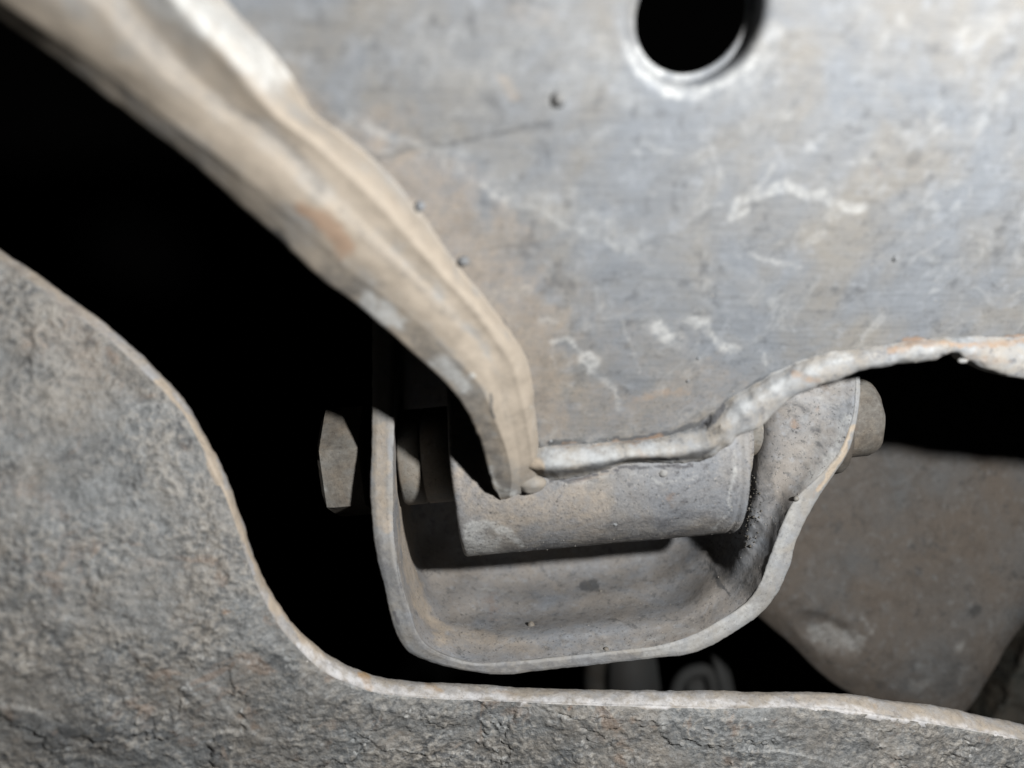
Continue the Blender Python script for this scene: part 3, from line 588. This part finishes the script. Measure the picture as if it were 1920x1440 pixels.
V, F = cyl([(62.5, 8), (62.5, 10.6), (65, 11.2), (66.2, 11.0), (66.3, 8)], 60); V = rough_up(V, F, [(.15, 3)], 42)
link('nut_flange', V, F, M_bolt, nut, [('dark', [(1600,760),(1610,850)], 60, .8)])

# ---------------------------------------------------------------- crossmember in front
CR = [ # C0, C1, Bottom
 [(-190,350),(-190,400),(-330,470)],[(-90,405),(-90,450),(-260,620)],[(0,468),(0,506),(-230,800)],[(60,508),(58,545),(-215,930)],[(130,560),(122,596),(-200,1040)],[(200,611),(190,645),(-190,1140)],[(262,666),(248,698),(-170,1230)],
 [(312,716),(298,745),(-150,1320)],[(350,760),(338,786),(-120,1400)],[(378,810),(366,835),(-70,1460)],[(402,855),(390,882),(-20,1510)],[(430,920),(418,942),(40,1550)],[(452,978),(440,1000),(100,1575)],[(472,1038),(459,1056),(160,1590)],
 [(500,1100),(484,1120),(230,1600)],[(540,1160),(520,1182),(310,1600)],[(578,1200),(556,1222),(390,1600)],[(620,1234),(600,1262),(480,1600)],[(662,1256),(650,1286),(570,1600)],[(705,1270),(700,1302),(660,1600)],[(765,1280),(765,1310),(750,1600)],
 [(840,1285),(840,1315),(830,1600)],[(920,1288),(920,1317),(915,1600)],[(1000,1294),(1000,1321),(1000,1600)],[(1150,1297),(1150,1327),(1150,1600)],[(1300,1298),(1300,1332),(1300,1600)],[(1400,1300),(1400,1332),(1400,1600)],
 [(1500,1301),(1500,1331),(1500,1600)],[(1600,1303),(1600,1340),(1600,1600)],[(1660,1313),(1660,1349),(1660,1600)],[(1750,1325),(1750,1362),(1750,1600)],[(1850,1345),(1850,1379),(1850,1600)],[(1960,1371),(1960,1400),(1960,1600)],[(2100,1405),(2100,1430),(2100,1600)]]
def cdp(x, y):                                                       # depth of the face
    inv = 1/124.+(x/900.)*(1/150.-1/124.) if x < 900 else 1/150.+(x-900)/1000.*(1/160.-1/150.)
    return 1/inv
def fdp(x, y): return cdp(x, y)+17*max(0, (y-1000)/600.)**2*(1 if x < 900 else .5+.5*max(0, 1-(x-900)/300))
kk = np.interp(np.arange(len(CR)), [0, 11, 15, 19, 40], [.5, .42, .25, .12, .12])
CR = [[a, (b[0]*(1-k)+a[0]*k, b[1]*(1-k)+a[1]*k), c] for (a, b, c), k in zip(CR, kk)]
xm = thing('crossmember', 'rough flaking grey crossmember plate with a pale rim sweeping across the bottom', 'crossmember', P(np.array(700.), np.array(1400.), 150.))
rowsF = []
for t in (0, .06, .2, .4, .6, .8, 1):
    ptsl = [(r[1][0]*(1-t)+r[2][0]*t, r[1][1]*(1-t)+r[2][1]*t) for r in CR]
    dep = [fdp(*p) for p in ptsl]
    rowsF.append(line3(ptsl, dep))
V, F = loft(rowsF, 3.4, [8, 24, 36, 36, 36, 30], smooth=True); F = face_cam(V, F)
px, py = proj(V); N = vnormals(V, F)
edge = np.minimum(1, np.repeat(np.arange(171)/12., len(V)//171)[:len(V)]) if len(V) % 171 == 0 else 1
q1 = fbm(V*np.array([1, 1, 1.5]), 2.1, 3, 61, .55); q2 = fbm(V, 9, 3, 67); q3 = fbm(V*np.array([.8, 1, 2.0]), 1.1, 2, 71)
amp = .55+.45*np.clip(fbm(V, 22, 2, 73)+.6, 0, 1.5)
q4 = fbm(V*np.array([.8, 1, 1.25]), 2.6, 4, 83, .62); q5 = fbm(V, .8, 2, 85); zone = np.clip(fbm(V, 26, 2, 87)*1.3+.75, .25, 1.4)
low = np.clip((py-1150)/200, 0, 1); q6 = fbm(V@np.array([[.8, 0, .6], [0, 1, 0], [-.6, 0, .8]])*np.array([.4, 1, 1.4]), 2.2, 3, 89)
hs = (.13*q4+.05*q5)*zone+.04*q6*low
fl = fbm(V, 17, 6, 151, .62); lowz = np.clip((py-1130)/160, 0, 1); s_ = np.clip((fl-.05)/.035, 0, 1); s_ = s_*s_*(3-2*s_)
fl2 = fbm(V, 8, 5, 157, .6); s2 = np.clip((fl2-.18)/.05, 0, 1)
edgeline = np.exp(-((fl-.07)/.016)**2)*lowz*np.clip(fbm(V, 5, 2, 161)+.5, 0, 1)
D_ = (hs+.4*q2+.5*s_*lowz+.22*s2)*edge
# scale plates lifted with distinct ragged borders
def step(pl, side, h, wdt):
    """raise one side of a ragged polyline, fading away from it over wdt px"""
    global D_
    wx = px+6*fbm(V, 3, 3, 91); wy = py+6*fbm(V, 3, 3, 97)
    best = np.full(len(V), 1e9); sg = np.zeros(len(V))
    for (x0, y0), (x1, y1) in zip(pl[:-1], pl[1:]):
        dx, dy = x1-x0, y1-y0; l = dx*dx+dy*dy; t = ((wx-x0)*dx+(wy-y0)*dy)/l; tc = np.clip(t, 0, 1)
        dd = np.hypot(wx-x0-tc*dx, wy-y0-tc*dy); s = np.sign((wx-x0)*dy-(wy-y0)*dx)*side
        k = dd < best; best[k] = dd[k]; sg[k] = s[k]
    D_ += h*np.where(sg > 0, np.clip(1-best/wdt, 0, 1), 0)
step([(0,1318),(60,1322),(98,1336),(88,1356),(112,1378),(150,1395),(200,1400)], -1, .45, 60)
step([(215,1385),(260,1395),(300,1420),(340,1438)], -1, .4, 50)
step([(380,1278),(410,1290),(424,1320),(435,1345),(480,1365)], -1, .4, 60)
step([(690,1382),(725,1405),(770,1412),(800,1408)], 1, .4, 40)
step([(1325,1365),(1380,1372),(1400,1400),(1480,1408),(1530,1420),(1600,1440)], -1, .4, 50)
step([(1030,1332),(1080,1345),(1140,1342)], 1, .35, 30)
step([(900,1318),(915,1333),(893,1352),(900,1358)], 1, .4, 40)
step([(800,1382),(806,1410),(803,1410),(860,1425),(920,1428)], -1, .35, 40)
V = V+N*D_[:, None]
ex = np.zeros((len(V), 4)); ex[:, 1] = np.clip((hs-.04)*3, 0, .4)*edge; ex[:, 2] = np.maximum(np.clip((-hs-.04)*4, 0, .5), s_*lowz*.35)*edge; ex[:, 0] = np.minimum(1, edgeline*1.3)*edge
link('face_plate', V, F, M_cross, xm, extra=ex, spec=[('dark', [(893,1318),(912,1332),(895,1350)], 4, .95), ('dark', [(806,1385),(802,1408)], 4, .95), ('dark', [(808,1388),(822,1405)], 3, .8), ('dark', [(815,1415),(870,1426),(925,1427)], 3, .95),
 ('dark', [(390,1122)], 6, .9), ('rust', [(425,1145)], 10, .6), ('rust', [(500,1165)], 12, .45), ('rust', [(205,660),(215,672)], 12, .5), ('rust', [(90,620)], 20, .3), ('rust', [(1068,1322)], 8, .6),
 ('dust', [(60,600),(150,700),(60,760)], 60, .4), ('rust', [(60,640),(130,620),(180,690)], 40, .3), ('rust', [(30,900),(120,960)], 26, .3), ('dust', [(40,1240),(60,1250)], 12, .5), ('dark', [(120,860),(230,830),(250,900)], 34, .4), ('dark', [(335,800),(350,830)], 14, .6), ('chalk', [(180,765),(205,800),(215,830)], 4, .6), ('dark', [(0,1420),(200,1440),(400,1400)], 40, .3), ('dust', [(300,850),(330,920)], 45, .3), ('chalk', [(255,760),(335,765)], 9, .45), ('chalk', [(0,1318),(95,1336)], 3, .6), ('chalk', [(725,1406),(800,1410)], 2.5, .7), ('chalk', [(1030,1334),(1080,1346)], 2.5, .7),
 ('chalk', [(1400,1402),(1530,1422)], 2.5, .6), ('chalk', [(1245,1340),(1248,1360)], 9, .5), ('dark', [(430,1010),(470,1080)], 20, .5), ('dark', [(500,1230),(540,1260)], 22, .4), ('dark', [(100,1370),(250,1400)], 26, .4), ('dark', [(215,900),(270,905)], 20, .3),
 ('dark', [(150,610),(170,640)], 14, .45), ('chalk', [(1700,1385),(1500,1370),(1300,1340)], 10, .25)])
fpV, fpF = V, F
c1d = np.array([fdp(*r[1]) for r in CR]); ci = np.arange(len(CR)); wdt = np.interp([r[0][0] for r in CR], [0, 400, 650, 2000], [2.2, 2.0, 3.4, 4.2])
C0 = line3([r[0] for r in CR], c1d+wdt); C1 = line3([r[1] for r in CR], c1d+.05); C1b = line3([(r[1][0]*.97+r[2][0]*.03, r[1][1]*.97+r[2][1]*.03) for r in CR], c1d+.25)
Cm = line3([(r[0][0]*.5+r[1][0]*.5, r[0][1]*.5+r[1][1]*.5) for r in CR], c1d+wdt*.42)
Cq = line3([(r[0][0]*.12+r[1][0]*.88, r[0][1]*.12+r[1][1]*.88) for r in CR], c1d+.1+.1*wdt)
Cb = C0.copy(); Cb[:, 1] += 2; Cb[:, 2] -= 1.2; Cb[:, 0] -= .6; Cc = Cb.copy(); Cc[:, 2] -= 9; Cc[:, 0] -= 3
V, F = loft([Cc, Cb, C0, Cm, Cq, C1, C1b], 4.5, [2, 3, 7, 6, 3, 4], smooth=True); F = face_cam(V, F)
V = rough_up(V, F, [(.22, 7), (.10, 1.3)], 51)
link('lit_rim', V, F, M_crim, xm, [('rust', [(682,1270),(690,1290)], 12, .75), ('rust', [(800,1292),(830,1296)], 9, .5), ('rust', [(1640,1322)], 12, .3), ('rust', [(930,1300),(960,1304)], 9, .4), ('dust', [(300,715),(380,830),(450,990),(520,1140),(600,1228)], 12, .75),
 ('dust', [(1500,1310),(1650,1325),(1900,1372)], 16, .45), ('dark', [(880,1290),(900,1300),(925,1308)], 6, .6), ('dark', [(0,500),(130,590)], 18, .55), ('dust', [(60,520),(200,620)], 14, .4), ('chalk', [(560,1215),(640,1272),(720,1298),(850,1308),(1000,1314),(1300,1322),(1600,1332),(1900,1385)], 11, .8)])
kp = (proj(fpV)[0] > 250) & (proj(fpV)[1] > 900) & (proj(fpV)[1] < 1440)
grains('dust_grains', fpV, fpF, 260, .04, .13, M_grit, xm, kp, 19)

# ---------------------------------------------------------------- brown panel behind on the right
pan = thing('chassis_panel', 'dark brown undersealed sheet panel with an oval dent behind the bracket on the right', 'panel', P(np.array(1650.), np.array(1100.), 226.))
PN = [ # top, lower boundary
 [(1180,420),(1215,930)],[(1240,420),(1290,1010)],[(1300,420),(1360,1092)],[(1360,420),(1425,1155)],[(1430,420),(1482,1204)],[(1500,420),(1536,1255)],[(1570,420),(1592,1296)],[(1640,420),(1660,1325)],[(1710,420),(1720,1345)],[(1780,420),(1765,1362)],[(1820,420),(1790,1350)],[(1880,420),(1822,1318)],[(1940,420),(1860,1262)],[(2000,420),(1892,1208)],[(2060,420),(1925,1165)],[(2150,420),(1990,1075)],[(2300,420),(2100,950)]]
T0 = line3([r[0] for r in PN], [228]*len(PN)); ends = line3([r[1] for r in PN], [227]*len(PN))
def pl(t, dd): return line3([(r[0][0]*(1-t)+r[1][0]*t, r[0][1]*(1-t)+r[1][1]*t) for r in PN], [dd]*len(PN))
Eb = ends.copy(); Eb[:, 1] += 2.0; Ec = Eb.copy(); Ec[:, 1] += 4; Ec[:, 2] += 1
V, F = loft([T0, pl(.4, 224), pl(.8, 222), pl(.93, 223), ends, Eb, Ec], 1.9, [40, 50, 22, 10, 4, 3], smooth=True); F = face_cam(V, F)
px, py = proj(V); a = math.radians(28); u = ((px-1553)*math.cos(a)+(py-1188)*math.sin(a))/66; v = (-(px-1553)*math.sin(a)+(py-1188)*math.cos(a))/31
rr = np.hypot(u, v); V[:, 1] += 1.5*np.clip(1.12-rr, 0, .5)/.5*(rr < 1.12)
V = rough_up(V, F, [(.5, 30), (.12, 2.5)], 53)
link('panel_sheet', V, F, M_panel, pan, [('chalk', [(1530,1185),(1570,1198),(1598,1208)], 26, .55), ('chalk', [(1785,1130)], 8, .4), ('chalk', [(1800,1215)], 11, .45), ('chalk', [(1620,1160),(1632,1182)], 6, .4), ('chalk', [(1710,1285),(1740,1280)], 16, .3), ('dark', [(1820,1150),(1835,1140)], 9, .8),
 ('chalk', [(1870,1180),(1900,1140),(1860,1230)], 24, .22), ('dark', [(1770,1240),(1780,1290)], 30, .45), ('dust', [(1650,960),(1800,1010),(1700,1060)], 90, .12)])

# ---------------------------------------------------------------- small dim things far behind, in the gap under the bracket
def tube(pts, rad, seg=14, per=4):
    Pn = catmull(np.array(pts, float), np.linspace(0, len(pts)-1, (len(pts)-1)*per+1))
    T = np.gradient(Pn, axis=0); T /= np.linalg.norm(T, axis=1, keepdims=True); ref = np.array([.1, 1, .05])
    A = np.cross(T, ref); A /= np.linalg.norm(A, axis=1, keepdims=True); B = np.cross(T, A)
    a = np.arange(seg)/seg*2*math.pi
    V = (Pn[:, None]+rad*(np.cos(a)[None, :, None]*A[:, None]+np.sin(a)[None, :, None]*B[:, None])).reshape(-1, 3)
    F = np.array([(k*seg+j, (k+1)*seg+j, (k+1)*seg+(j+1) % seg, k*seg+(j+1) % seg) for k in range(len(Pn)-1) for j in range(seg)])
    return V, F
def pp(x, y, d): return P(np.array(float(x)), np.array(float(y)), float(d))
def prism(pts, d0, d1):
    """closed outline (photo pixels at distance d0) given real depth"""
    A = np.array([pp(x, y, d0) for x, y in pts]); B = A+np.array([0, d1-d0, 0]); n = len(A)
    c0 = A.mean(0); V = np.concatenate([A, B, [c0], [c0+np.array([0, d1-d0, 0])]])
    F = [(i, (i+1) % n, n+(i+1) % n, n+i) for i in range(n)]+[((i+1) % n, i, 2*n) for i in range(n)]+[(n+i, n+(i+1) % n, 2*n+1) for i in range(n)]
    return V, F
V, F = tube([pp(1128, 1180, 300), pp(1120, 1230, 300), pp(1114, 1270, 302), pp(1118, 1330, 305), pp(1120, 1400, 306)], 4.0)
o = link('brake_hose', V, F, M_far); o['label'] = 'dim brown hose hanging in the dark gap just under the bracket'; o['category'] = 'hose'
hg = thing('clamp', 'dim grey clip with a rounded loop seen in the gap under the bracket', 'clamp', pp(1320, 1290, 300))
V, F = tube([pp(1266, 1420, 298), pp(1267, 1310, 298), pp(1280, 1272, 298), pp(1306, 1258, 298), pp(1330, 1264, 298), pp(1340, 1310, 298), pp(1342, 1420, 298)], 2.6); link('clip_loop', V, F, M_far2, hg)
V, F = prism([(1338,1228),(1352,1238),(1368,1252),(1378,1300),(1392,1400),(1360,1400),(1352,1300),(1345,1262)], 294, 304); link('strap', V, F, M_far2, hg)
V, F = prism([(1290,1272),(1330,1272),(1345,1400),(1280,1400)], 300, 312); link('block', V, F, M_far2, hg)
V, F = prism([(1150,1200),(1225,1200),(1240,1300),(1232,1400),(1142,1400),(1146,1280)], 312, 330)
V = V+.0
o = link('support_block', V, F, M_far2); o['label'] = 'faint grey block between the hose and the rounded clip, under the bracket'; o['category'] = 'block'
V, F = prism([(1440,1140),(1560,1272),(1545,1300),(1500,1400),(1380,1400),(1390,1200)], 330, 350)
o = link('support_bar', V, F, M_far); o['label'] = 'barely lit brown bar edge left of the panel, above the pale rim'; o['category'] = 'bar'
# fibrous dark thing at the right edge
und = []
LN = [[(1990,1080),(2300,1050)],[(1945,1150),(2300,1150)],[(1905,1215),(2300,1250)],[(1868,1290),(2300,1350)],[(1835,1360),(2300,1450)],[(1800,1440),(2300,1560)]]
A = line3([(l[0][0]+26, l[0][1]) for l in LN], [262]*6); Bq = line3([l[1] for l in LN], [250]*6); Ab = A+np.array([0, 14., 0])
V, F = loft([Ab, A, A*.6+Bq*.4+np.array([0, -2, 0]), Bq], 1.5, [8, 40, 40]); F = face_cam(V, F); V = rough_up(V, F, [(1.0, 6), (.5, 1.8)], 57)
o = link('undershield', V, F, M_wood); o['label'] = 'nearly black rough fibrous shield in the lower right corner behind the rim'; o['category'] = 'shield'
